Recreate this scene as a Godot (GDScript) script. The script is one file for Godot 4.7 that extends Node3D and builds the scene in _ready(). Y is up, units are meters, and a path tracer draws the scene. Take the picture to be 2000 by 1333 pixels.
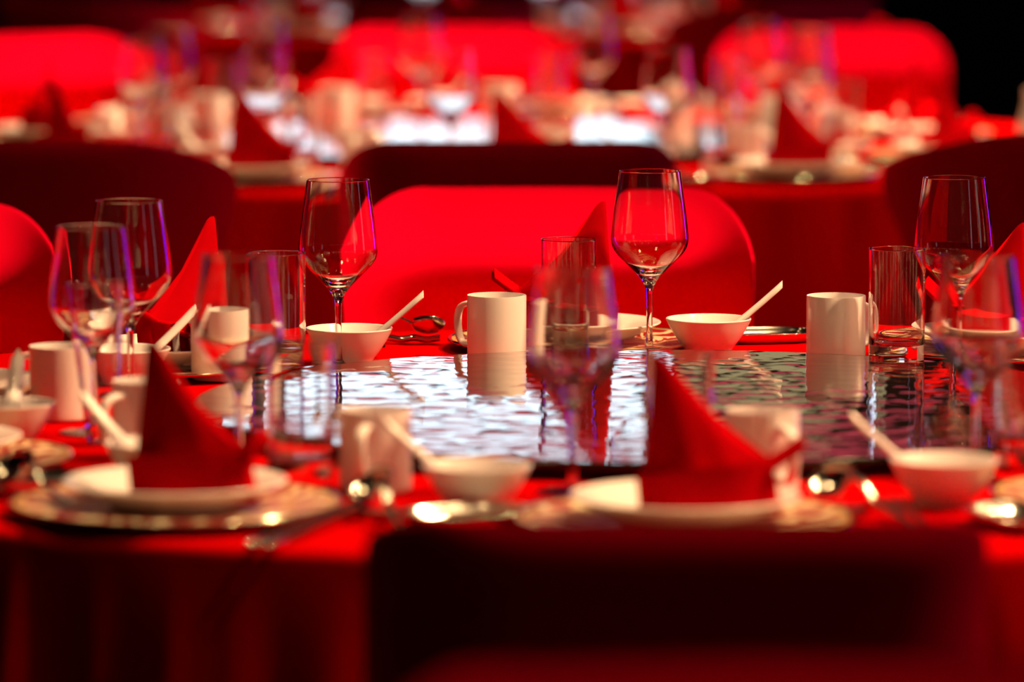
extends Node3D
# A banquet hall laid for dinner: three round tables, chairs in stretch covers, glass turntables.
# Units are metres, y up. The camera stands at x = 0, z = 0 and looks towards -z.

const TOP := 0.75                                     # height of the table tops
const WARM := Color(1.0, 0.81, 0.57)
var M := {}
var used := {}
var proto := {}


func _ready() -> void:
	camera_and_light()
	materials()
	room()
	prototypes()
	furniture()
	settings_front()
	settings_second()
	settings_third()
	for k in proto:
		proto[k].free()


# ------------------------------------------------------------------ camera, sky, lamps

func camera_and_light() -> void:
	var cam := Camera3D.new()
	cam.name = "camera"
	add_child(cam)
	cam.position = Vector3(0, TOP + 0.659, 0)
	cam.rotation_degrees = Vector3(-6.258, 0, 0)
	cam.near = 0.05
	cam.far = 100.0
	var lens := CameraAttributesPhysical.new()
	lens.frustum_focal_length = 24.0 * 9630.0 / 1333.0
	lens.exposure_aperture = 3.1
	lens.frustum_focus_distance = 5.80
	lens.frustum_near = 0.05
	lens.frustum_far = 100.0
	cam.attributes = lens
	cam.current = true
	var env := Environment.new()
	env.background_mode = Environment.BG_COLOR
	env.background_color = Color(0, 0, 0)
	env.tonemap_mode = Environment.TONE_MAPPER_LINEAR
	env.tonemap_exposure = 1.17
	env.sdfgi_enabled = true
	env.ssao_enabled = true
	env.ssil_enabled = true
	var we := WorldEnvironment.new()
	we.name = "environment"
	we.environment = env
	add_child(we)
	# ceiling spotlights: (lamp, what it is aimed at, strength, half angle of the cone)
	for l in [
		[Vector3(2.30, 3.64, -4.75), Vector3(0.10, 0.78, -5.35), 19.5, 23.0, "above the front table, nearest the violet column"],
		[Vector3(1.30, 3.64, -5.70), Vector3(0.15, 0.78, -5.35), 6.5, 28.0, "above the front table's bright red chair"],
		[Vector3(-0.60, 3.64, -5.30), Vector3(0.10, 0.78, -5.20), 1.2, 21.0, "above the front table's tapered glass"],
		[Vector3(1.50, 3.64, -3.45), Vector3(0.00, 0.78, -5.00), 2.0, 27.0, "above the chair back nearest the camera"],
		[Vector3(1.00, 3.64, -7.50), Vector3(0.55, 0.78, -9.00), 6.0, 17.0, "above the second table's middle chair"],
		[Vector3(-1.20, 3.64, -7.60), Vector3(-0.35, 0.50, -8.30), 4.5, 12.0, "above the second table's cut-off dark chair"],
		[Vector3(0.35, 3.64, -2.40), Vector3(0.16, 0.85, -2.95), 0.55, 11.0, "above the chair top at the very bottom"],
		[Vector3(1.90, 3.64, -9.80), Vector3(-0.03, 0.78, -9.9), 22.0, 27.0, "above the second table, nearest the violet column"],
		[Vector3(0.6, 3.64, -9.9), Vector3(0.35, 0.78, -10.7), 13.0, 31.0, "above the second table's bright red chairs"],
		[Vector3(-1.2, 3.64, -9.6), Vector3(-0.2, 0.78, -9.6), 5.0, 30.0, "above the second table's clockwise side"],
		[Vector3(1.6, 3.64, -14.4), Vector3(-0.1, 0.78, -14.8), 18.0, 29.0, "above the third table"],
	]:
		spotlight(l[0], l[1], l[2], l[3], l[4])


func spotlight(at: Vector3, aim: Vector3, energy: float, cone: float, where: String) -> void:
	var o := thing("ceiling_spotlight", "small round ceiling spotlight with warm lens " + where, "spotlight", at, 0.0, "ceiling spotlights")
	var can := MB.new()
	can.lathe([v2(0.0, 0.16), v2(0.115, 0.16)], 24)
	can.lathe([v2(0.115, 0.16), v2(0.12, 0.155), v2(0.12, 0.0)], 24, true)
	can.lathe([v2(0.12, 0.0), v2(0.11, 0.0)], 24, true)
	can.lathe([v2(0.11, 0.0), v2(0.105, 0.03), v2(0.0, 0.035)], 24, true)
	var black := mat(Color(0.03, 0.03, 0.03), 0.5)
	var body := can.put("housing", black, o)
	var dir := (aim - at).normalized()
	body.basis = Basis(Quaternion(Vector3.DOWN, dir))
	var ln := MB.new()
	ln.ball(Vector3.ZERO, Vector3(0.10, 0.012, 0.10), 20, 8)
	var glow := mat(Color(0.9, 0.85, 0.7), 0.4)
	glow.emission_enabled = true
	glow.emission = WARM
	glow.emission_energy_multiplier = 8.0
	var lensm := ln.put("lens", glow, o)
	lensm.basis = body.basis
	var s := SpotLight3D.new()
	s.name = "lamp"
	s.light_color = WARM
	s.light_energy = energy
	s.spot_range = 30.0
	s.spot_attenuation = 2.0
	s.spot_angle = cone
	s.spot_angle_attenuation = 0.45
	s.light_size = 0.10
	s.shadow_enabled = true
	o.add_child(s)
	s.position = dir * 0.02
	s.look_at_from_position(at + dir * 0.02, aim, Vector3(0.1, 0, 1).normalized())


# ------------------------------------------------------------------ small helpers

func v2(a: float, b: float) -> Vector2:
	return Vector2(a, b)


func lin(r: float, g: float, b: float) -> Color:
	return Color(r, g, b).linear_to_srgb()


func mat(c: Color, rough: float, metal := 0.0) -> StandardMaterial3D:
	var m := StandardMaterial3D.new()
	m.albedo_color = c.linear_to_srgb()
	m.roughness = rough
	m.metallic = metal
	return m


func numbered(called: String) -> String:
	var n: int = used.get(called, 0)
	used[called] = n + 1
	return called if n == 0 else "%s_%03d" % [called, n]


func thing(called: String, label: String, category: String, at := Vector3.ZERO, turn := 0.0, group := "") -> Node3D:
	var o := Node3D.new()
	o.name = numbered(called)
	add_child(o)
	o.position = at
	o.rotation.y = turn
	tag(o, label, category, group)
	return o


func tag(o: Node3D, label: String, category: String, group := "") -> void:
	o.set_meta("label", label)
	o.set_meta("category", category)
	if group:
		o.set_meta("group", group)


func copy(kind: String, at: Vector3, turn: float, label: String, group := "") -> Node3D:
	var o: Node3D = proto[kind].duplicate()
	o.name = numbered(kind)
	add_child(o)
	o.position = at
	o.rotation.y = turn
	tag(o, label, proto[kind].get_meta("category"), group)
	return o


func struct(called: String, mb: MB, m: Material, parent: Node3D = null) -> MeshInstance3D:
	var o := mb.put(called, m, parent if parent else self)
	if parent == null:
		o.set_meta("kind", "structure")
	return o


func root_of(kind: String, category: String) -> Node3D:
	var o := Node3D.new()
	o.name = kind
	o.set_meta("category", category)
	proto[kind] = o
	return o


static func smooth_line(p: Array, sub: int) -> Array:
	var out := []
	for i in p.size() - 1:
		var a: Vector2 = p[maxi(i - 1, 0)]
		var b: Vector2 = p[i]
		var c: Vector2 = p[i + 1]
		var d: Vector2 = p[mini(i + 2, p.size() - 1)]
		for k in sub:
			out.append(b.cubic_interpolate(c, a, d, float(k) / sub))
	out.append(p[p.size() - 1])
	return out


# Collects surfaces and commits them as one mesh.
class MB:
	var v := PackedVector3Array()
	var n := PackedVector3Array()
	var uv := PackedVector2Array()
	var ix := PackedInt32Array()

	func tri(a: int, b: int, c: int) -> void:
		var g := (v[c] - v[a]).cross(v[b] - v[a])          # front faces run clockwise
		if g.length_squared() < 1e-18:
			return
		if g.dot(n[a] + n[b] + n[c]) < 0.0:
			ix.append_array([a, c, b])
		else:
			ix.append_array([a, b, c])

	# points p[row][column]; normals by differences; out says on which side of the surface the outside lies
	func grid(p: Array, wrap := false, flip := false, tiles := Vector2.ONE, normals := []) -> void:
		var rows := p.size()
		var cols: int = p[0].size()
		var first := v.size()
		for j in rows:
			for i in cols:
				v.append(p[j][i])
				uv.append(Vector2(float(i) / (cols - 1) * tiles.x, float(j) / (rows - 1) * tiles.y))
				if normals.size():
					n.append(normals[j][i])
					continue
				var l: int = i - 1
				var r: int = i + 1
				if wrap:
					l = (i - 1 + cols - 1) % (cols - 1)
					r = (i + 1) % (cols - 1)
				else:
					l = maxi(l, 0)
					r = mini(r, cols - 1)
				var du: Vector3 = p[j][r] - p[j][l]
				var dv: Vector3 = p[mini(j + 1, rows - 1)][i] - p[maxi(j - 1, 0)][i]
				if du.length() < 1e-7:
					var jj := j + 1 if j == 0 else j - 1
					du = p[jj][r] - p[jj][l]
				if dv.length() < 1e-7:
					dv = Vector3.UP
				var m := dv.cross(du).normalized()
				n.append(-m if flip else m)
		for j in rows - 1:
			for i in cols - 1:
				var a := first + j * cols + i
				tri(a, a + 1, a + cols + 1)
				tri(a, a + cols + 1, a + cols)

	# a profile of (radius, height) turned about the y axis; outside is to the right of its direction when it runs upwards
	func lathe(prof: Array, segs: int, _s := false, centre := Vector3.ZERO) -> void:
		var p := []
		var nn := []
		for j in prof.size():
			var t: Vector2 = (prof[mini(j + 1, prof.size() - 1)] - prof[maxi(j - 1, 0)]).normalized()
			var row := []
			var nrow := []
			for i in segs + 1:
				var a := TAU * (i % segs) / segs
				row.append(centre + Vector3(prof[j].x * cos(a), prof[j].y, prof[j].x * sin(a)))
				nrow.append(Vector3(t.y * cos(a), -t.x, t.y * sin(a)))
			p.append(row)
			nn.append(nrow)
		grid(p, true, false, Vector2.ONE, nn)

	func ball(c: Vector3, r: Vector3, segs: int, rows: int) -> void:
		var p := []
		var nn := []
		for j in rows + 1:
			var b := PI * j / rows - PI / 2
			var row := []
			var nrow := []
			for i in segs + 1:
				var a := TAU * (i % segs) / segs
				var d := Vector3(cos(b) * cos(a), sin(b), cos(b) * sin(a))
				row.append(c + d * r)
				nrow.append((d / r).normalized())
			p.append(row)
			nn.append(nrow)
		grid(p, true, false, Vector2.ONE, nn)

	# closed rings joined to a skin, both ends capped
	func loft(rings: Array, caps := true) -> void:
		var c := []
		for r in rings:
			var m := Vector3.ZERO
			for q in r:
				m += q
			c.append(m / r.size())
		var p := []
		for r in rings:
			var row: Array = r.duplicate()
			row.append(r[0])
			p.append(row)
		var along: Vector3 = (c[c.size() - 1] - c[0])
		var at := v.size()
		grid(p, true, false)
		# outside: away from the ring's middle, on average
		var s := 0.0
		for j in rings.size():
			for i in rings[j].size():
				var k: int = at + j * (rings[j].size() + 1) + i
				s += n[k].dot(v[k] - c[j])
		if s < 0.0:
			for k in range(at, v.size()):
				n[k] = -n[k]
			for k in range(0, ix.size(), 3):
				if ix[k] >= at:
					var q := ix[k + 1]
					ix[k + 1] = ix[k + 2]
					ix[k + 2] = q
		if not caps:
			return
		for e in [0, rings.size() - 1]:
			var out: Vector3 = (c[e] - c[1 if e == 0 else e - 1]).normalized() if rings.size() > 1 else along
			var m := v.size()
			v.append(c[e])
			n.append(out)
			uv.append(Vector2(0.5, 0.5))
			for q in rings[e]:
				v.append(q)
				n.append(out)
				uv.append(Vector2.ZERO)
			var k: int = rings[e].size()
			for i in k:
				tri(m, m + 1 + i, m + 1 + (i + 1) % k)

	# a tube of elliptic section along points; side is the direction of its width
	func tube(pts: Array, side: Vector3, w: Array, h: Array, k := 14) -> void:
		var rings := []
		for j in pts.size():
			var t: Vector3 = (pts[mini(j + 1, pts.size() - 1)] - pts[maxi(j - 1, 0)]).normalized()
			var up := side.cross(t).normalized()
			var ring := []
			for i in k:
				var a := TAU * i / k
				ring.append(pts[j] + side * cos(a) * w[j % w.size()] + up * sin(a) * h[j % h.size()])
			rings.append(ring)
		loft(rings)

	# a cloth or plate of even thickness: f(u, v) is its middle
	func sheet(f: Callable, nu: int, nv: int, th: float) -> void:
		var rings := []
		for j in nv + 1:
			var front := []
			var back := []
			for i in nu + 1:
				var a := float(i) / nu
				var b := float(j) / nv
				var e := 0.01
				var du: Vector3 = f.call(minf(a + e, 1), b) - f.call(maxf(a - e, 0), b)
				var dv: Vector3 = f.call(a, minf(b + e, 1)) - f.call(a, maxf(b - e, 0))
				var nn := du.cross(dv).normalized() * th / 2
				front.append(f.call(a, b) + nn)
				back.append(f.call(a, b) - nn)
			back.reverse()
			rings.append(front + back)
		loft(rings)

	func box(c: Vector3, s: Vector3, bevel := 0.0) -> void:
		var h := s / 2 - Vector3.ONE * bevel
		if bevel <= 0.0:
			for d in 3:
				for sg in [-1.0, 1.0]:
					var nrm := Vector3.ZERO
					nrm[d] = sg
					var a := Vector3.ZERO
					a[(d + 1) % 3] = h[(d + 1) % 3]
					var b := Vector3.ZERO
					b[(d + 2) % 3] = h[(d + 2) % 3]
					var o: Vector3 = c + nrm * h[d]
					grid([[o - a - b, o + a - b], [o - a + b, o + a + b]], false, false, Vector2.ONE, [[nrm, nrm], [nrm, nrm]])
			return
		var p := []
		var nn := []
		var seg := 16
		for j in 9:
			var b := PI * j / 8 - PI / 2
			var row := []
			var nrow := []
			for i in seg + 1:
				var a := TAU * ((i % seg) + 0.5) / seg
				var d := Vector3(cos(b) * cos(a), sin(b), cos(b) * sin(a))
				row.append(c + d * bevel + Vector3(signf(d.x) * h.x, signf(d.y) * h.y if absf(d.y) > 1e-4 else 0.0, signf(d.z) * h.z))
				nrow.append(d)
			if j == 4:
				continue
			p.append(row)
			nn.append(nrow)
		grid(p, true, false, Vector2.ONE, nn)
		for e in [-1.0, 1.0]:
			var y: float = c.y + e * s.y / 2
			var u := Vector3(0, e, 0)
			grid([[Vector3(c.x - h.x, y, c.z - h.z), Vector3(c.x + h.x, y, c.z - h.z)], [Vector3(c.x - h.x, y, c.z + h.z), Vector3(c.x + h.x, y, c.z + h.z)]], false, false, Vector2.ONE, [[u, u], [u, u]])

	func mesh() -> ArrayMesh:
		var a := []
		a.resize(Mesh.ARRAY_MAX)
		a[Mesh.ARRAY_VERTEX] = v
		a[Mesh.ARRAY_NORMAL] = n
		a[Mesh.ARRAY_TEX_UV] = uv
		a[Mesh.ARRAY_INDEX] = ix
		var m := ArrayMesh.new()
		m.add_surface_from_arrays(Mesh.PRIMITIVE_TRIANGLES, a)
		return m

	func put(called: String, m: Material, parent: Node) -> MeshInstance3D:
		var o := MeshInstance3D.new()
		o.name = called
		o.mesh = mesh()
		o.material_override = m
		parent.add_child(o, true)
		return o


# ------------------------------------------------------------------ materials

func materials() -> void:
	M.cloth = mat(Color(0.50, 0.0006, 0.0014), 0.62)
	M.cloth.specular_mode = BaseMaterial3D.SPECULAR_DISABLED
	M.cloth.rim_enabled = true
	M.cloth.rim = 0.25
	M.cloth.rim_tint = 1.0
	var weave := FastNoiseLite.new()
	weave.seed = 3
	weave.frequency = 0.06
	var wt := NoiseTexture2D.new()
	wt.noise = weave
	wt.width = 256
	wt.height = 256
	wt.seamless = true
	M.cloth.roughness_texture = wt
	M.cloth.roughness_texture_channel = BaseMaterial3D.TEXTURE_CHANNEL_GRAYSCALE
	M.cloth.roughness = 1.0
	M.cloth.uv1_triplanar = true
	M.cloth.uv1_scale = Vector3(14, 14, 14)
	M.cover = mat(Color(0.82, 0.0012, 0.026), 0.6)
	M.cover.specular_mode = BaseMaterial3D.SPECULAR_DISABLED
	M.cover.rim_enabled = true
	M.cover.rim = 0.25
	M.cover.rim_tint = 1.0
	M.napkin = mat(Color(0.40, 0.0006, 0.003), 0.8)
	M.napkin.specular_mode = BaseMaterial3D.SPECULAR_DISABLED
	M.porcelain = mat(Color(0.88, 0.79, 0.82), 0.16)
	M.glass = mat(Color(1, 1, 1), 0.0)
	M.glass.albedo_color = Color(1, 1, 1, 0)
	M.glass.refraction_enabled = true
	M.glass.refraction_scale = 0.05
	M.steel = mat(Color(0.72, 0.70, 0.66), 0.13, 1.0)
	M.lacquer = mat(Color(0.05, 0.006, 0.006), 0.25)
	M.plate_rim = mat(Color(0.80, 0.74, 0.62), 0.14, 1.0)
	M.turntable = mat(Color(0.016, 0.011, 0.012), 0.02)
	M.turntable.metallic_specular = 0.72
	M.turntable.clearcoat_enabled = true
	M.turntable.clearcoat = 0.8
	M.turntable.clearcoat_roughness = 0.02
	M.tint = mat(Color(0.010, 0.014, 0.008), 0.1)
	M.dark = mat(Color(0.012, 0.009, 0.009), 0.9)
	M.charger = mat(Color(1, 1, 1), 0.34)
	M.charger.albedo_texture = charger_print()
	M.charger.clearcoat_enabled = true
	M.charger.clearcoat = 0.2


# the printed pattern of the charger plates: cream and gold feather strokes on red, u round the plate, v from its middle outwards
func charger_print() -> ImageTexture:
	var w := 1024
	var h := 192
	var im := Image.create(w, h, false, Image.FORMAT_RGB8)
	var nz := FastNoiseLite.new()
	nz.seed = 11
	nz.frequency = 1.0
	var red := lin(0.30, 0.002, 0.006)
	var cream := lin(0.80, 0.66, 0.44)
	var gold := lin(0.62, 0.36, 0.12)
	for y in h:
		var r := float(y) / h
		for x in w:
			var a := TAU * x / w
			var wob := nz.get_noise_3d(2.2 * cos(a), 2.2 * sin(a), r * 3.0)
			var s := sin(26.0 * a + 9.0 * r + 4.5 * wob + 2.2 * sin(6.0 * a + 7.0 * r))
			var c := red
			if s > 0.12:
				c = cream if s > 0.26 else gold
			if r > 0.93:
				c = gold
			im.set_pixel(x, y, c)
	return ImageTexture.create_from_image(im)


# ------------------------------------------------------------------ the hall

func slab(called: String, a: Vector3, b: Vector3, m: Material) -> MeshInstance3D:
	var mb := MB.new()
	mb.box((a + b) / 2, (b - a).abs())
	return struct(called, mb, m)


func room() -> void:
	var carpet := mat(Color(0.035, 0.006, 0.007), 0.95)
	var wall := mat(Color(0.030, 0.022, 0.022), 0.8)
	var ceil := mat(Color(0.05, 0.045, 0.045), 0.9)
	slab("floor", Vector3(-9, -0.2, 5), Vector3(9, 0, -23), carpet)
	slab("ceiling", Vector3(-9, 3.86, 5), Vector3(9, 4.06, -23), ceil)
	slab("wall_back", Vector3(-9.2, 0, -22.2), Vector3(9.2, 3.86, -22.0), wall)
	slab("wall_front", Vector3(-9.2, 0, 5.0), Vector3(9.2, 3.86, 5.2), wall)
	slab("wall_left", Vector3(-9.2, 0, 5.0), Vector3(-9.0, 3.86, -22.0), wall)
	slab("wall_right", Vector3(9.0, 0, 5.0), Vector3(9.2, 3.86, -22.0), wall)
	# the stage screens on the far wall: their light shows as the pale reflection in the turntables
	panel("stage_screen", Vector3(-0.42, 2.12, -21.9), Vector2(2.05, 1.62), 0.0, Color(0.84, 0.92, 0.97), 1.3, 0.8, "large pale blue lit screen on the wall above the stage", "screen")
	panel("stage_screen", Vector3(1.05, 2.45, -21.9), Vector2(0.72, 0.62), 0.0, Color(0.62, 0.56, 0.40), 0.30, 0.1, "small olive lit screen beside the large pale one", "screen")
	panel("light_column", Vector3(6.4, 1.75, -12.5), Vector2(0.34, 3.3), -1.15, Color(0.46, 0.06, 1.0), 5.0, 3.0, "tall violet light column beside the hall's far tables", "light column")
	panel("wall_light", Vector3(8.9, 1.6, 1.5), Vector2(0.9, 2.6), -PI / 2, Color(0.86, 0.74, 0.84), 0.7, 0.35, "tall pale lavender lit wall panel beside the front table", "wall light")
	panel("wall_light", Vector3(8.9, 1.6, -4.5), Vector2(0.5, 2.6), -PI / 2, Color(0.86, 0.74, 0.84), 0.6, 0.3, "narrow pale lavender lit wall panel near the violet column", "wall light")
	panel("stage_screen", Vector3(0.1, 3.43, -21.9), Vector2(7.2, 0.74), 0.0, Color(0.82, 0.28, 0.34), 0.55, 0.5, "wide low pink lit screen along the top of the stage wall", "screen")


# a lit panel: a frame, a glowing face and a light of the same size just in front of it; it faces +z before its turn
func panel(called: String, at: Vector3, size: Vector2, turn: float, c: Color, glow: float, light: float, label: String, category: String) -> void:
	var o := thing(called, label, category, at, turn)
	var fr := MB.new()
	for s in [-1.0, 1.0]:
		fr.box(Vector3(s * (size.x / 2 + 0.02), 0, 0), Vector3(0.04, size.y + 0.08, 0.1), 0.006)
		fr.box(Vector3(0, s * (size.y / 2 + 0.02), 0), Vector3(size.x, 0.04, 0.1), 0.006)
	fr.put("frame", mat(Color(0.02, 0.02, 0.02), 0.5), o)
	var f := MB.new()
	f.box(Vector3(0, 0, 0), Vector3(size.x, size.y, 0.05))
	var m := mat(Color(0.1, 0.1, 0.1), 0.4)
	m.emission_enabled = true
	m.emission = c
	m.emission_energy_multiplier = glow
	f.put("lit_screen", m, o)
	var l := AreaLight3D.new()
	l.name = "lamp"
	l.light_color = c
	l.light_energy = light
	l.area_size = size
	l.shadow_enabled = true
	o.add_child(l)
	l.position = Vector3(0, 0, 0.04)
	l.rotation.y = PI


# ------------------------------------------------------------------ one of each kind

func prototypes() -> void:
	make_wine_glass()
	make_tumbler()
	make_tall_glass()
	make_mug()
	make_bowl()
	make_soup_spoon()
	make_charger()
	make_plate()
	make_napkin()
	make_steel_spoon()
	make_rest()
	make_chopstick()
	make_tray()
	make_chair()


func make_wine_glass() -> void:
	var o := root_of("wine_glass", "wine glass")
	var k := 72
	var b := MB.new()
	b.lathe(smooth_line([v2(0.0042, 0.074), v2(0.0050, 0.080), v2(0.0075, 0.0865), v2(0.0135, 0.095), v2(0.0255, 0.1075), v2(0.0375, 0.1195), v2(0.0440, 0.129), v2(0.0462, 0.138), v2(0.0458, 0.148), v2(0.0432, 0.171), v2(0.0397, 0.196), v2(0.0365, 0.2202)], 5), k)
	b.lathe(smooth_line([v2(0.0365, 0.2202), v2(0.0363, 0.2208), v2(0.0359, 0.221), v2(0.0355, 0.2208), v2(0.0353, 0.2202)], 2), k)
	b.lathe(smooth_line([v2(0.0353, 0.2202), v2(0.0386, 0.196), v2(0.0421, 0.171), v2(0.0446, 0.148), v2(0.0449, 0.138), v2(0.0426, 0.130), v2(0.036, 0.1210), v2(0.024, 0.1095), v2(0.012, 0.1020), v2(0.005, 0.0995), v2(0.0, 0.099)], 5), k)
	b.put("bowl", M.glass, o)
	var s := MB.new()
	s.lathe(smooth_line([v2(0.0050, 0.011), v2(0.0042, 0.018), v2(0.0037, 0.032), v2(0.0036, 0.055), v2(0.0042, 0.074)], 5), k)
	s.put("stem", M.glass, o)
	var f := MB.new()
	f.lathe([v2(0.0, 0.0006), v2(0.0345, 0.0006)], k)
	f.lathe(smooth_line([v2(0.0345, 0.0006), v2(0.0362, 0.0012), v2(0.0362, 0.0022), v2(0.0345, 0.0028)], 3), k)
	f.lathe(smooth_line([v2(0.0345, 0.0028), v2(0.020, 0.0042), v2(0.010, 0.0062), v2(0.0065, 0.0083), v2(0.0050, 0.011)], 4), k)
	f.put("foot", M.glass, o)


func make_tumbler() -> void:
	var o := root_of("tumbler", "tumbler")
	var k := 64
	var t := MB.new()
	t.lathe([v2(0.0, 0.0006), v2(0.0285, 0.0006)], k)
	t.lathe(smooth_line([v2(0.0285, 0.0006), v2(0.0312, 0.002), v2(0.0320, 0.006), v2(0.0326, 0.05), v2(0.0328, 0.1412)], 5), k)
	t.lathe(smooth_line([v2(0.0328, 0.1412), v2(0.0324, 0.142), v2(0.0318, 0.1422), v2(0.0312, 0.1412)], 2), k)
	t.lathe(smooth_line([v2(0.0312, 0.1412), v2(0.0310, 0.06), v2(0.0295, 0.036), v2(0.0250, 0.030), v2(0.015, 0.029), v2(0.0, 0.029)], 5), k)
	t.put("glass_wall", M.glass, o)


func make_tall_glass() -> void:
	var o := root_of("tall_glass", "glass")
	var k := 64
	var t := MB.new()
	t.lathe([v2(0.0, 0.0006), v2(0.0150, 0.0006)], k)
	t.lathe(smooth_line([v2(0.0150, 0.0006), v2(0.0172, 0.002), v2(0.0178, 0.006), v2(0.0215, 0.06), v2(0.0295, 0.1642)], 5), k)
	t.lathe(smooth_line([v2(0.0295, 0.1642), v2(0.0291, 0.165), v2(0.0286, 0.1651), v2(0.0281, 0.1642)], 2), k)
	t.lathe(smooth_line([v2(0.0281, 0.1642), v2(0.0200, 0.06), v2(0.0165, 0.024), v2(0.012, 0.0195), v2(0.0, 0.0185)], 5), k)
	t.put("glass_wall", M.glass, o)


func make_mug() -> void:
	var o := root_of("mug", "mug")
	var k := 56
	var b := MB.new()
	b.lathe([v2(0.0, 0.0015), v2(0.027, 0.0015), v2(0.028, 0.0006), v2(0.0315, 0.0006)], k)
	b.lathe(smooth_line([v2(0.0315, 0.0006), v2(0.0338, 0.0018), v2(0.0348, 0.006), v2(0.0350, 0.03), v2(0.0350, 0.0752), v2(0.0344, 0.0768), v2(0.0334, 0.077), v2(0.0322, 0.0765), v2(0.0316, 0.074), v2(0.0316, 0.02), v2(0.0305, 0.0085), v2(0.0265, 0.0052), v2(0.015, 0.0048), v2(0.0, 0.0048)], 4), k)
	b.put("body", M.porcelain, o)
	var h := MB.new()
	var c := Curve3D.new()
	for q in [[0.0330, 0.0640, 0.008], [0.0480, 0.0655, 0.008], [0.0625, 0.0560, 0.010], [0.0630, 0.0300, 0.010], [0.0530, 0.0165, 0.008], [0.0335, 0.0180, 0.008]]:
		c.add_point(Vector3(q[0], q[1], 0))
	for i in c.point_count:
		var d := (c.get_point_position(mini(i + 1, 5)) - c.get_point_position(maxi(i - 1, 0))) * 0.19
		c.set_point_in(i, -d)
		c.set_point_out(i, d)
	var pts := []
	for q in c.tessellate_even_length(5, 0.0035):
		pts.append(q)
	h.tube(pts, Vector3(0, 0, 1), [0.0058], [0.0034], 14)
	h.put("handle", M.porcelain, o)


func make_bowl() -> void:
	var o := root_of("soup_bowl", "bowl")
	var k := 64
	var b := MB.new()
	b.lathe(smooth_line([v2(0.0, 0.004), v2(0.0225, 0.004), v2(0.0235, 0.0008), v2(0.0255, 0.0004), v2(0.0268, 0.0012), v2(0.0278, 0.0048), v2(0.036, 0.0145), v2(0.0440, 0.0255), v2(0.0503, 0.0362), v2(0.0512, 0.0378), v2(0.0507, 0.0388), v2(0.0494, 0.0386), v2(0.0480, 0.0370), v2(0.041, 0.0255), v2(0.0335, 0.0155), v2(0.024, 0.0090), v2(0.012, 0.0070), v2(0.0, 0.0066)].map(func(q): return Vector2(q.x, q.y * 1.12)), 4), k)
	b.put("bowl_body", M.porcelain, o)


# stations along a spoon: (x, y, half width, depth of the hollow, thickness)
func spoon_rings(st: Array) -> Array:
	var rings := []
	for s in st:
		var ring := []
		for i in 11:
			var a := -1.0 + 0.2 * i
			ring.append(Vector3(s[0], s[1] + s[3] * (a * a - 1.0), a * s[2]))
		for i in 11:
			var a := 1.0 - 0.2 * i
			ring.append(Vector3(s[0], s[1] + s[3] * (a * a - 1.0) * 0.92 + s[4] * (1.0 - 0.55 * a * a), a * (s[2] - 0.0004)))
		rings.append(ring)
	return rings


func make_soup_spoon() -> void:
	# lies with its bowl at the origin and its handle rising towards -x
	var o := root_of("soup_spoon", "spoon")
	var up := tan(deg_to_rad(37.0))
	var b := MB.new()
	var st := []
	for i in 15:
		var t := float(i) / 14
		var x := 0.024 - 0.046 * t
		var w := 0.0195 * pow(maxf(1.0 - pow(absf(t * 1.9 - 0.9), 2.6), 0.0), 0.5) + 0.001
		w = maxf(w, 0.0085 if t > 0.8 else 0.0012)
		st.append([x, 0.017 + 0.10 * maxf(-x - 0.008, 0.0), w, 0.011 * sin(PI * clampf(t * 0.92 + 0.04, 0, 1)) + 0.001, 0.0022])
	b.loft(spoon_rings(st))
	b.put("spoon_bowl", M.porcelain, o)
	var h := MB.new()
	st = []
	for i in 15:
		var t := float(i) / 14
		var x := -0.018 - 0.070 * t
		var w := lerpf(0.0092, 0.0072, t)
		if t > 0.9:
			w *= sqrt(maxf(1.0 - pow((t - 0.9) / 0.1, 2) * 0.75, 0.05))
		st.append([x, 0.0178 + up * 0.074 * pow(t, 1.12), w, 0.0030 * (1.0 - 0.7 * t), 0.0092])
	h.loft(spoon_rings(st))
	h.put("handle", M.porcelain, o)


func make_charger() -> void:
	var o := root_of("charger_plate", "charger plate")
	var k := 96
	var d := MB.new()
	d.lathe([v2(0.0, 0.0070), v2(0.05, 0.0070), v2(0.098, 0.0072), v2(0.106, 0.0088), v2(0.114, 0.0105), v2(0.135, 0.0118), v2(0.1510, 0.0130)].map(func(q): return q), k)
	# the profile runs outwards, so its outside is below: turn it over
	for i in d.n.size():
		d.n[i] = -d.n[i]
	for i in range(0, d.ix.size(), 3):
		var q := d.ix[i + 1]
		d.ix[i + 1] = d.ix[i + 2]
		d.ix[i + 2] = q
	d.put("printed_top", M.charger, o)
	var u := MB.new()
	u.lathe([v2(0.0, 0.0006), v2(0.092, 0.0006), v2(0.104, 0.0040), v2(0.130, 0.0080), v2(0.1510, 0.0100)], k)
	u.put("underside", M.lacquer, o)
	var r := MB.new()
	r.lathe(smooth_line([v2(0.1500, 0.0096), v2(0.1528, 0.0100), v2(0.1544, 0.0118), v2(0.1534, 0.0136), v2(0.1508, 0.0138), v2(0.1490, 0.0130)], 3), k)
	r.put("metal_rim", M.plate_rim, o)


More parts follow.
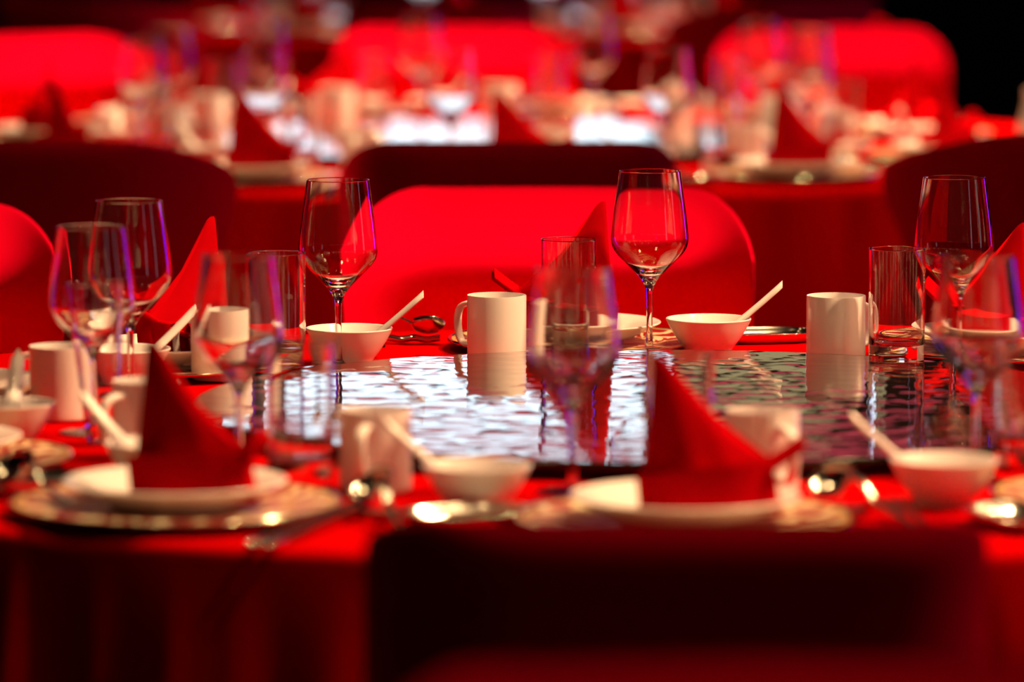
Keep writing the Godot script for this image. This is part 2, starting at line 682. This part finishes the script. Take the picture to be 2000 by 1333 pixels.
func make_plate() -> void:
	var o := root_of("dinner_plate", "plate")
	var k := 80
	var b := MB.new()
	b.lathe(smooth_line([v2(0.0, 0.003), v2(0.052, 0.003), v2(0.054, 0.0004), v2(0.058, 0.0004), v2(0.0605, 0.0040), v2(0.074, 0.0095), v2(0.090, 0.0180), v2(0.1015, 0.0235), v2(0.1040, 0.0252), v2(0.1030, 0.0264), v2(0.1005, 0.0262), v2(0.088, 0.0220), v2(0.074, 0.0140), v2(0.060, 0.0085), v2(0.03, 0.0068), v2(0.0, 0.0066)], 4), k)
	b.put("plate_body", M.porcelain, o)


func make_napkin() -> void:
	# stands on its base ring; the guest sits towards +z and sees the peak at -x and the tail at +x
	var o := root_of("folded_napkin", "napkin")
	var off := -0.042
	var rings := []
	var rows := 22
	var cols := 22
	for j in rows + 1:
		var t := float(j) / rows
		var ring := []
		for s in [1.0, -1.0]:
			for i in cols:
				var u := float(i) / (cols - 1)
				if s < 0:
					u = 1.0 - u
				var xb := 0.002 + 0.128 * u
				var xt := 0.013 + 0.108 * u
				var h := 0.050 + 0.110 * pow(1.0 - u, 1.6) - 0.014 * pow(maxf(0.0, 1.0 - u / 0.14), 2.0)
				var w := 0.0025 + 0.030 * pow(maxf(sin(PI * clampf(u * 0.94 + 0.03, 0, 1)), 0.0), 0.6) * pow(1.0 - t, 0.75)
				w += 0.0022 * sin(u * 17.0 + t * 5.0) * (1.0 - t)
				var y := h * t
				if t > 0.97:
					w *= 0.45
				ring.append(Vector3(off + lerpf(xb, xt, t), y + 0.001, s * w * (1.0 if s > 0 else 0.9)))
		rings.append(ring)
	var m := MB.new()
	m.loft(rings)
	m.put("standing_peak", M.napkin, o)
	var c := MB.new()
	c.sheet(func(u, t):
		var a: float = -0.55 + u * (TAU * 0.93)
		var rise: float = 0.040 + 0.010 * sin(a + 0.6)
		var r: float = 1.0 + 0.06 * t + 0.05 * u
		return Vector3(off + 0.060 + 0.056 * r * cos(a), 0.002 + rise * t, 0.048 * r * sin(a)), 48, 6, 0.0032)
	c.put("wrapped_band", M.napkin, o)
	var g := MB.new()
	g.sheet(func(u, t):
		var z: float = (u - 0.5) * 0.062 * (1.0 - 0.55 * t)
		return Vector3(off + 0.078 + 0.070 * t, 0.028 + 0.040 * pow(t, 1.3) + 0.012 * (0.5 - absf(u - 0.5)) - 0.010 * t * absf(u - 0.5), z + 0.014 * t), 12, 12, 0.0045)
	g.put("folded_tail", M.napkin, o)


func make_steel_spoon() -> void:
	# the round bowl rests high at the origin, tipped towards the guest; the handle falls towards +x
	var o := root_of("steel_spoon", "spoon")
	var b := MB.new()
	var p := []
	var q := []
	for j in 13:
		var e := PI / 2 * (1.0 - j / 12.0)
		var row := []
		var row2 := []
		for i in 37:
			var a := TAU * (i % 36) / 36
			row.append(Vector3(0.0215 * cos(e) * cos(a), -0.0115 * sin(e), 0.0185 * cos(e) * sin(a)))
			row2.append(Vector3(0.0202 * cos(e) * cos(a), -0.0103 * sin(e), 0.0172 * cos(e) * sin(a)))
		p.append(row)
		q.append(row2)
	q.reverse()
	b.grid(p, true, true)
	b.grid([p[12], q[0]], true, true)
	b.grid(q, true, true)
	if b.n[40].y > 0.0:
		for i in b.n.size():
			b.n[i] = -b.n[i]
		for i in range(0, b.ix.size(), 3):
			var s := b.ix[i + 1]
			b.ix[i + 1] = b.ix[i + 2]
			b.ix[i + 2] = s
	var bowl := b.put("spoon_bowl", M.steel, o)
	bowl.position = Vector3(0, 0.021, 0)
	bowl.rotation_degrees = Vector3(34, 0, -8)
	var h := MB.new()
	var pts := []
	for i in 15:
		var t := i / 14.0
		pts.append(Vector3(0.0195 + 0.105 * t, 0.019 + 0.010 * sin(PI * minf(t * 2.4, 1.0)) - 0.0165 * t, 0.004 * t))
	h.tube(pts, Vector3(0, 0, 1), [0.0034], [0.0012], 10)
	h.put("handle", M.steel, o)


func make_rest() -> void:
	var o := root_of("cutlery_rest", "cutlery rest")
	var b := MB.new()
	var pts := []
	for i in 17:
		var t := i / 16.0
		pts.append(Vector3(-0.032 + 0.064 * t, 0.0062 + 0.0011 * cos(t * TAU * 2.0), 0))
	b.tube(pts, Vector3(0, 0, 1), [0.006], [0.0042], 12)
	b.put("rest_body", M.steel, o)


func make_chopstick() -> void:
	# lies along z, its tip at -z
	var o := root_of("chopstick", "chopstick")
	var b := MB.new()
	var rings := []
	for i in 9:
		var t := i / 8.0
		var r := lerpf(0.0022, 0.0038, t)
		var ring := []
		for k in 12:
			var a := TAU * k / 12
			ring.append(Vector3(r * cos(a), 0.0 + r * sin(a), -0.02 + 0.20 * t))
		rings.append(ring)
	b.loft(rings)
	b.put("shaft", M.lacquer, o)
	var c := MB.new()
	c.tube([Vector3(0, 0, 0.18), Vector3(0, 0, 0.20), Vector3(0, 0, 0.216), Vector3(0, 0, 0.218)], Vector3.RIGHT, [0.0041, 0.0042, 0.0042, 0.003], [0.0041, 0.0042, 0.0042, 0.003], 12)
	c.put("end_cap", M.steel, o)


func make_tray() -> void:
	var o := root_of("towel_dish", "dish")
	var b := MB.new()
	var p := []
	for r in [[0.0, 0.0008], [0.7, 0.0008], [0.86, 0.002], [0.96, 0.008], [1.0, 0.0125], [0.985, 0.0135], [0.94, 0.010], [0.83, 0.0042], [0.68, 0.0030], [0.0, 0.0030]]:
		var row := []
		for i in 49:
			var a := TAU * (i % 48) / 48
			var c := cos(a)
			var s := sin(a)
			var e := pow(pow(absf(c), 4.0) + pow(absf(s), 4.0), -0.25)
			row.append(Vector3(0.040 * r[0] * c * e, r[1], 0.062 * r[0] * s * e))
		p.append(row)
	b.grid(p, true, false)
	if b.n[49 * 9 + 3].y < 0.0:
		for i in b.n.size():
			b.n[i] = -b.n[i]
		for i in range(0, b.ix.size(), 3):
			var q := b.ix[i + 1]
			b.ix[i + 1] = b.ix[i + 2]
			b.ix[i + 2] = q
	b.put("dish_body", M.steel, o)


func super_ring(w: float, d: float, y: float, k: int, e: float, centre: Callable) -> Array:
	var ring := []
	for i in k:
		var a := TAU * i / k
		var c := cos(a)
		var s := sin(a)
		var x := signf(c) * pow(absf(c), 2.0 / e) * w
		var z := signf(s) * pow(absf(s), 2.0 / e) * d
		ring.append(Vector3(x, y, z + centre.call(x, y)))
	return ring


func make_chair() -> void:
	# a banquet chair in a stretch cover: the guest faces -z, the back is at +z
	var o := root_of("banquet_chair", "chair")
	var b := MB.new()
	var rings := []
	var wing := func(x: float, y: float) -> float:
		return -0.25 * pow(absf(x) / 0.27, 7.0) * clampf(y / 0.6, 0.0, 1.0)
	var n := 40
	for j in n + 1:
		var t := float(j) / n
		var y := 0.884 * (1.0 - pow(1.0 - t, 1.8))
		if j == 0:
			y = 0.004
		var w := 0.27 - 0.012 * clampf((0.75 - y) / 0.4, 0.0, 1.0)
		if y > 0.806:
			w = 0.180 + 0.090 * sqrt(maxf(1.0 - pow((y - 0.806) / 0.078, 2), 0.0))
		# the padded upper back stands forward of the hollow below it
		var rear: float = 0.060 * clampf((y - 0.45) / 0.434, 0.0, 1.0) + 0.022 * pow(clampf((y - 0.765) / 0.12, 0.0, 1.0), 1.25)
		var th := lerpf(0.020, 0.165, smoothstep(0.665, 0.795, y))
		th = lerpf(th, 0.072, smoothstep(0.80, 0.884, y))
		var d := th / 2
		var mid := rear - th / 2
		if y > 0.850:
			d = maxf(d * sqrt(maxf(1.0 - pow((y - 0.850) / 0.034, 2), 0.0)), 0.0008)
		rings.append(super_ring(w, d, y, 64, 3.2, func(x, yy): return mid + wing.call(x, yy)))
	b.loft(rings)
	b.put("backrest", M.cover, o)
	var s := MB.new()
	rings = []
	for q in [[0.20, 0.18, 0.400], [0.225, 0.205, 0.415], [0.235, 0.215, 0.445], [0.228, 0.208, 0.465], [0.20, 0.18, 0.474], [0.10, 0.09, 0.478]]:
		rings.append(super_ring(q[0], q[1], q[2], 48, 5.0, func(_x, _y): return -0.25))
	s.loft(rings)
	s.put("seat", M.cover, o)
	var k := MB.new()
	rings = []
	for j in 13:
		var t := j / 12.0
		var ring := super_ring(0.222 + 0.02 * t * t, 0.200 + 0.02 * t * t, 0.405 - 0.401 * t, 72, 5.0, func(_x, _y): return -0.25)
		for i in ring.size():
			ring[i] += Vector3(ring[i].x, 0, ring[i].z + 0.25).normalized() * 0.008 * t * sin(i * 1.4)
		rings.append(ring)
	k.loft(rings, false)
	k.put("skirt", M.cover, o)


# ------------------------------------------------------------------ tables and chairs

func table(c: Vector2, rad: float, turn_rad: float, turn_at: Vector2, which: String) -> void:
	var t := thing("banquet_table", "round banquet table under the red cloth of the " + which, "table", Vector3(c.x, 0, c.y))
	var top := MB.new()
	top.lathe([v2(0, TOP - 0.035), v2(rad - 0.02, TOP - 0.035)], 64)
	top.lathe([v2(rad - 0.02, TOP - 0.035), v2(rad - 0.014, TOP - 0.028), v2(rad - 0.014, TOP - 0.012), v2(rad - 0.02, TOP - 0.006)], 64)
	top.lathe([v2(rad - 0.02, TOP - 0.006), v2(0, TOP - 0.006)], 64)
	var wood := mat(Color(0.2, 0.12, 0.07), 0.6)
	top.put("tabletop", wood, t)
	for k in 4:
		var a := PI / 4 + k * PI / 2
		var l := MB.new()
		l.tube([Vector3(0.6 * rad * cos(a), 0.0, 0.6 * rad * sin(a)), Vector3(0.6 * rad * cos(a), TOP - 0.036, 0.6 * rad * sin(a))], Vector3.RIGHT, [0.02], [0.02], 14)
		l.put("leg", M.steel, t)
	# the cloth: flat top, rounded edge, hanging folds
	var cl := MB.new()
	var p := []
	var nu := 720
	var fn := FastNoiseLite.new()
	fn.seed = int(rad * 1000)
	fn.frequency = 1.0
	var prof := []
	for q in [0.0, 0.3, 0.6, 0.85]:
		prof.append([rad * q, TOP, 0.0])
	for k in 9:
		var a := PI / 2 * k / 8
		prof.append([rad - 0.014 + 0.014 * sin(a), TOP - 0.014 + 0.014 * cos(a), 0.0])
	for k in range(1, 22):
		var s := k / 21.0
		prof.append([rad + 0.015 * s, lerpf(TOP - 0.014, 0.006, s), s])
	for q in prof:
		var row := []
		for i in nu + 1:
			var a := TAU * (i % nu) / nu
			var f := 0.0
			if q[2] > 0.0:
				var w := fn.get_noise_2d(3.0 * cos(a), 3.0 * sin(a))
				f = (sin(a * 58.0 + 6.0 * w) * (0.6 + 0.6 * w) + 0.5 * sin(a * 23.0 + 9.0 * w)) * 0.026 * (1.0 - pow(1.0 - q[2], 4.5))
			row.append(Vector3((q[0] + f) * cos(a) * 1.1, q[1], (q[0] + f) * sin(a)))
		p.append(row)
	cl.grid(p, true, false)
	if cl.n[nu * 2].y < 0.0:
		for i in cl.n.size():
			cl.n[i] = -cl.n[i]
		for i in range(0, cl.ix.size(), 3):
			var q := cl.ix[i + 1]
			cl.ix[i + 1] = cl.ix[i + 2]
			cl.ix[i + 2] = q
	var cloth := cl.put(numbered("tablecloth"), M.cloth, self)
	cloth.position = Vector3(c.x, 0, c.y)
	t.scale.x = 1.1
	tag(cloth, "red satin tablecloth hanging in folds to the floor on the " + which, "tablecloth")
	turntable(turn_at, turn_rad, which)


func turntable(at: Vector2, rad: float, which: String) -> void:
	var o := thing("glass_turntable", "round rippled glass turntable on the red cloth of the " + which, "turntable", Vector3(at.x, TOP, at.y))
	if not proto.has("ripple"):
		var h := func(x: float, z: float, nz: FastNoiseLite) -> float:
			return nz.get_noise_2d(x, z)
		var nz := FastNoiseLite.new()
		nz.seed = 21
		nz.noise_type = FastNoiseLite.TYPE_SIMPLEX_SMOOTH
		nz.frequency = 20.0
		nz.fractal_type = FastNoiseLite.FRACTAL_FBM
		nz.fractal_octaves = 2
		nz.fractal_gain = 0.35
		var amp := 0.00029
		var mb := MB.new()
		var p := []
		var nn := []
		for j in 151:
			var r := 0.497 * pow(float(j) / 150, 0.8)
			var row := []
			var nrow := []
			for i in 461:
				var a := TAU * (i % 460) / 460
				var x := r * cos(a)
				var z := r * sin(a)
				var e := 0.002
				var gx: float = (h.call(x + e, z, nz) - h.call(x - e, z, nz)) / (2 * e) * amp
				var gz: float = (h.call(x, z + e, nz) - h.call(x, z - e, nz)) / (2 * e) * amp
				row.append(Vector3(x, 0.0200 + amp * h.call(x, z, nz), z))
				nrow.append(Vector3(-gx, 1, -gz).normalized())
			p.append(row)
			nn.append(nrow)
		mb.grid(p, true, false, Vector2.ONE, nn)
		var keep := MeshInstance3D.new()
		keep.mesh = mb.mesh()
		proto["ripple"] = keep
	var s := MeshInstance3D.new()
	s.name = "rippled_surface"
	s.mesh = proto["ripple"].mesh
	s.material_override = M.turntable
	o.add_child(s)
	s.scale = Vector3(rad / 0.5, 1, rad / 0.5)
	var e := MB.new()
	e.lathe(smooth_line([v2(rad - 0.003, 0.0200), v2(rad - 0.0008, 0.0196), v2(rad, 0.018), v2(rad, 0.014), v2(rad - 0.0008, 0.0124), v2(rad - 0.003, 0.012)].map(func(q): return q), 2), 160)
	for i in e.n.size():
		e.n[i] = -e.n[i]
	for i in range(0, e.ix.size(), 3):
		var q := e.ix[i + 1]
		e.ix[i + 1] = e.ix[i + 2]
		e.ix[i + 2] = q
	e.lathe([v2(0, 0.012), v2(rad - 0.003, 0.012)], 96)
	e.put("tinted_edge", M.tint, o)
	var b := MB.new()
	b.lathe([v2(0.16, 0.0005), v2(0.16, 0.0118)], 48)
	b.put("bearing_ring", M.steel, o)


func furniture() -> void:
	table(Vector2(0.13, -5.217), 0.95, 0.5, Vector2(0.159, -5.24), "front table")
	table(Vector2(-0.03, -9.42), 1.18, 0.6, Vector2(-0.03, -9.42), "second table")
	table(Vector2(-0.15, -14.75), 1.15, 0.58, Vector2(-0.15, -14.75), "third table")
	for c in [
		[0.056, -6.69, 178.0, "bright red covered chair facing the camera behind the front table"],
		[-0.860, -6.40, -174.0, "red covered chair cut by the frame behind two wine glasses"],
		[0.130, -3.62, 0.0, "dark chair back nearest the camera, hiding the front table's cloth", 0.92],
		[0.16, -2.95, 181.0, "red covered chair top at the very bottom, back to back with the nearest chair"],
		[0.0, -7.66, 1.0, "dark chair back between two wine glasses, at the second table"],
		[-0.775, -7.70, -14.0, "dark chair back at the second table, clockwise of the middle one"],
		[0.975, -7.94, 24.0, "dark chair back at the second table, in front of the pale grey jug"],
		[-0.155, -11.52, 184.0, "bright red chair on the second table's far side, middle of three"],
		[0.74, -11.45, 176.0, "bright red chair behind two dark napkins on the second table"],
		[-1.10, -11.05, -146.0, "red chair with a dark wing on the second table's far side"],
		[-0.20, -13.0, -2.0, "dark chair back at the third table, above the middle bright red chair"],
		[-1.22, -13.3, -38.0, "dark chair back at the third table above the red chair with a dark wing"],
		[0.80, -13.25, 33.0, "dark chair back at the third table above the chair behind two dark napkins"],
	]:
		var o := copy("banquet_chair", Vector3(c[0], 0, c[1]), deg_to_rad(c[2]), c[3])
		if c.size() > 4:
			o.scale = Vector3(c[4], 1.0, 1.0)


# ------------------------------------------------------------------ place settings

const LOOKS := {
	"charger_plate": ["red and cream patterned charger plate", "charger plates"], "dinner_plate": ["white porcelain plate under a napkin", "dinner plates"],
	"folded_napkin": ["dark red napkin folded to a peak", "folded napkins"], "wine_glass": ["clear empty wine glass", "wine glasses"],
	"tumbler": ["clear straight tumbler", "tumblers"], "mug": ["white porcelain mug", "mugs"], "soup_bowl": ["white porcelain soup bowl", "soup bowls"],
	"soup_spoon": ["white porcelain spoon leaning in a bowl", "porcelain spoons"], "steel_spoon": ["polished steel spoon on a rest", "steel spoons"],
	"cutlery_rest": ["small steel cutlery rest", "cutlery rests"], "towel_dish": ["shiny steel towel dish", "towel dishes"],
}


func item(kind: String, at: Vector3, turn: float, seat: String, table_name: String) -> Node3D:
	return copy(kind, at, turn, "%s, %s" % [LOOKS[kind][0], seat], "%s on the %s" % [LOOKS[kind][1], table_name])


# one cover laid out round the plate, seen by its guest: plate, napkin, glasses behind to the left, mug and bowl behind to the right
func cover(c: Vector2, phi: float, seat: String, table_name: String, without := []) -> void:
	var a := deg_to_rad(phi)
	var ux := Vector2(cos(a), -sin(a))
	var uz := Vector2(sin(a), cos(a))
	var spots := {
		"charger_plate": [0.0, 0.0, 0.0], "dinner_plate": [0.0, 0.0, 0.0], "folded_napkin": [0.0, -0.005, 0.0], "wine_glass": [-0.10, -0.235, 0.0], "tumbler": [-0.005, -0.205, 0.0],
		"mug": [0.088, -0.255, -75.0], "soup_bowl": [0.245, -0.17, 0.0], "soup_spoon": [0.245, -0.17, 8.0], "cutlery_rest": [0.19, -0.055, 0.0], "steel_spoon": [0.182, -0.082, -20.0], "towel_dish": [0.31, 0.03, 12.0],
	}
	for kind in spots:
		if kind in without:
			continue
		var s = spots[kind]
		var q: Vector2 = c + ux * s[0] + uz * s[1]
		item(kind, Vector3(q.x, TOP + lift(kind), q.y), a + deg_to_rad(s[2]), seat, table_name)
	if not "chopstick" in without:
		chopsticks(c + ux * 0.20 + uz * -0.05, a, seat, table_name)


func lift(kind: String) -> float:
	return {"dinner_plate": 0.0072, "folded_napkin": 0.0140, "soup_spoon": 0.0072, "steel_spoon": 0.0060}.get(kind, 0.0005)


func chopsticks(q: Vector2, a: float, seat: String, table_name: String) -> void:
	for k in 2:
		var o := copy("chopstick", Vector3(q.x, TOP + 0.0145, q.y) + Vector3(cos(a), 0, -sin(a)) * (0.006 + 0.011 * k), a + 0.03 * k, "dark lacquered chopstick, %s of the pair, %s" % ["outer" if k else "inner", seat], "chopsticks on the " + table_name)
		o.rotation.x = 0.048


func settings_front() -> void:
	var t := "front table"
	var near := "nearest chair"
	var seats := {
		"A": "front table, before the " + near, "B": "front table, one place clockwise from the " + near, "C": "front table, two places clockwise from the " + near,
		"D": "front table, three places clockwise from the " + near, "E": "front table, four places clockwise from the " + near, "F": "front table, before the bright red chair",
		"G": "front table, four places counterclockwise from the " + near, "H": "front table, one place counterclockwise from the " + near,
	}
	# charger, plate and napkin of each seat: x, z, direction of the guest
	for s in [["A", 0.157, -4.432, 3.0], ["B", -0.312, -4.530, -30.0], ["C", -0.590, -4.850, -66.0], ["D", -0.610, -5.330, -99.0], ["E", -0.396, -5.690, -132.0], ["F", 0.076, -5.925, 186.0], ["G", 0.585, -5.845, 150.0], ["H", 0.605, -4.590, 36.0]]:
		for kind in ["charger_plate", "dinner_plate", "folded_napkin"]:
			var o := item(kind, Vector3(s[1], TOP + lift(kind), s[2]), deg_to_rad(s[3]), seats[s[0]], t)
			if kind == "folded_napkin" and s[0] in ["E", "F"]:
				o.scale.y = 1.12
				o.position.x += 0.030 if s[0] == "E" else 0.008
	# wine glasses: x, z, size
	for s in [["A", 0.058, -4.673, 0.972], ["B", -0.269, -4.821, 0.972], ["C", -0.438, -5.114, 0.985], ["D", -0.421, -5.407, 1.0], ["E", -0.202, -5.709, 1.0], ["F", 0.164, -5.850, 1.0], ["G", 0.517, -5.748, 1.0], ["H", 0.456, -4.805, 0.972]]:
		item("wine_glass", Vector3(s[1], TOP + 0.0005, s[2]), 0.0, seats[s[0]], t).scale = Vector3.ONE * s[3]
	for s in [["A", 0.158, -4.615], ["B", -0.203, -4.692], ["E", -0.270, -5.640], ["F", 0.067, -5.818], ["G", 0.447, -5.698], ["H", 0.500, -4.745]]:
		item("tumbler", Vector3(s[1], TOP + 0.0005, s[2]), 0.0, seats[s[0]], t)
	var tall := copy("tall_glass", Vector3(-0.420, TOP + 0.003, -5.030), 0.0, "clear tapered tall glass before two wine glasses, front table")
	tall.rotation_degrees.z = 3.0
	# mugs: x, z, direction of the handle
	for s in [["A", 0.240, -4.685, 25.0], ["B", -0.131, -4.690, -12.0], ["C", -0.367, -4.927, -40.0], ["D", -0.481, -5.240, -122.0], ["E", -0.332, -5.600, -122.0], ["F", -0.018, -5.787, -134.0], ["G", 0.382, -5.781, 138.0], ["H", 0.590, -4.870, 60.0]]:
		item("mug", Vector3(s[1], TOP + 0.0005, s[2]), deg_to_rad(s[3] - 90.0), seats[s[0]], t)
	# bowls and the spoons in them: x, z, turn of the spoon (0: its handle points to -x)
	for s in [["A", 0.406, -4.596, 0.0], ["B", -0.033, -4.557, -8.0], ["C", -0.342, -4.718, -30.0], ["D", -0.519, -5.033, -92.0], ["E", -0.437, -5.538, -150.0], ["F", -0.191, -5.754, 172.0], ["G", 0.235, -5.862, 180.0]]:
		item("soup_bowl", Vector3(s[1], TOP + 0.0005, s[2]), 0.0, seats[s[0]], t)
		item("soup_spoon", Vector3(s[1], TOP + lift("soup_spoon"), s[2]), deg_to_rad(s[3]), seats[s[0]], t)
	# steel spoons on their rests: x, z, turn
	for s in [["A", 0.297, -4.545, -62.0], ["B", -0.131, -4.520, -75.0], ["F", -0.102, -5.965, 160.0], ["C", -0.475, -4.640, -60.0]]:
		var a := deg_to_rad(s[3])
		item("steel_spoon", Vector3(s[1], TOP + lift("steel_spoon"), s[2]), a, seats[s[0]], t).scale = Vector3.ONE * (1.0 if s[0] == "F" else 1.25)
		item("cutlery_rest", Vector3(s[1] + 0.020 * cos(a) + 0.004 * sin(a), TOP + 0.0005, s[2] - 0.020 * sin(a) + 0.004 * cos(a)), a + 0.3, seats[s[0]], t)
	chopsticks(Vector2(0.345, -4.50), deg_to_rad(5.0), seats["A"], t)
	chopsticks(Vector2(-0.150, -4.515), deg_to_rad(-24.0), seats["B"], t)
	chopsticks(Vector2(-0.150, -5.835), deg_to_rad(190.0), seats["F"], t)
	for s in [["A", 0.465, -4.452, 20.0], ["B", -0.038, -4.465, -60.0], ["C", -0.478, -4.655, -75.0], ["G", 0.306, -6.000, 100.0]]:
		if s[0] == "C":
			s[1] = -0.452
			s[2] = -4.690
		item("towel_dish", Vector3(s[1], TOP + 0.0005, s[2]), deg_to_rad(s[3]), seats[s[0]], t)


func places(n: int) -> String:
	return ["no", "one place", "two places", "three places", "four places", "five places", "six places"][n]


func settings_second() -> void:
	var t := "second table"
	var seat := func(k: int) -> String:
		if k == 0:
			return "second table, before its middle dark chair"
		return "second table, %s %s from its middle chair" % [places(absi(k)), "clockwise" if k > 0 else "counterclockwise"]
	# x, z, direction of the guest, place
	for s in [[0.0, -8.50, 2.0, 0], [-0.455, -8.53, -25.0, 1], [-0.82, -8.90, -56.0, 2], [-0.90, -9.50, -92.0, 3], [-0.74, -10.02, -130.0, 4], [-0.36, -10.30, -160.0, 5], [0.10, -10.36, 172.0, 6],
			[0.49, -8.60, 34.0, -1], [0.80, -9.04, 64.0, -2], [0.79, -9.66, 100.0, -3], [0.56, -10.15, 143.0, -4]]:
		var bare := []
		if absi(s[3]) > 3:
			bare = ["chopstick", "cutlery_rest", "steel_spoon"]
		cover(Vector2(s[0], s[1]), s[2], seat.call(s[3]), t, bare)
	var o := thing("water_jug", "pale grey ceramic jug standing on the second table beside its last dark chair", "jug", Vector3(1.00, TOP + 0.0005, -9.32))
	o.scale = Vector3.ONE * 0.86
	var b := MB.new()
	b.lathe(smooth_line([v2(0.0, 0.001), v2(0.036, 0.001), v2(0.045, 0.012), v2(0.047, 0.05), v2(0.037, 0.095), v2(0.033, 0.120), v2(0.036, 0.132), v2(0.034, 0.133), v2(0.030, 0.120), v2(0.034, 0.09), v2(0.043, 0.05), v2(0.040, 0.010), v2(0.0, 0.008)], 4), 40)
	b.put("jug_body", mat(Color(0.42, 0.42, 0.42), 0.25), o)
	var h := MB.new()
	var pts := []
	for i in 13:
		var a := -1.25 + 2.5 * i / 12
		pts.append(Vector3(0.036 + 0.034 * cos(a) - 0.008, 0.072 + 0.038 * sin(a), 0))
	h.tube(pts, Vector3(0, 0, 1), [0.006], [0.004], 10)
	h.put("handle", mat(Color(0.42, 0.42, 0.42), 0.25), o)


func settings_third() -> void:
	var t := "third table"
	for s in [[-0.15, -13.86, 0.0, 0], [-0.60, -13.98, -30.0, 1], [0.30, -13.98, 30.0, -1], [-0.92, -14.30, -60.0, 2], [0.62, -14.30, 60.0, -2]]:
		var seat: String = "third table, before its middle dark chair" if s[3] == 0 else "third table, %s %s from its middle chair" % [places(absi(s[3])), "clockwise" if s[3] > 0 else "counterclockwise"]
		cover(Vector2(s[0], s[1]), s[2], seat, t, ["chopstick", "cutlery_rest", "steel_spoon", "towel_dish"])
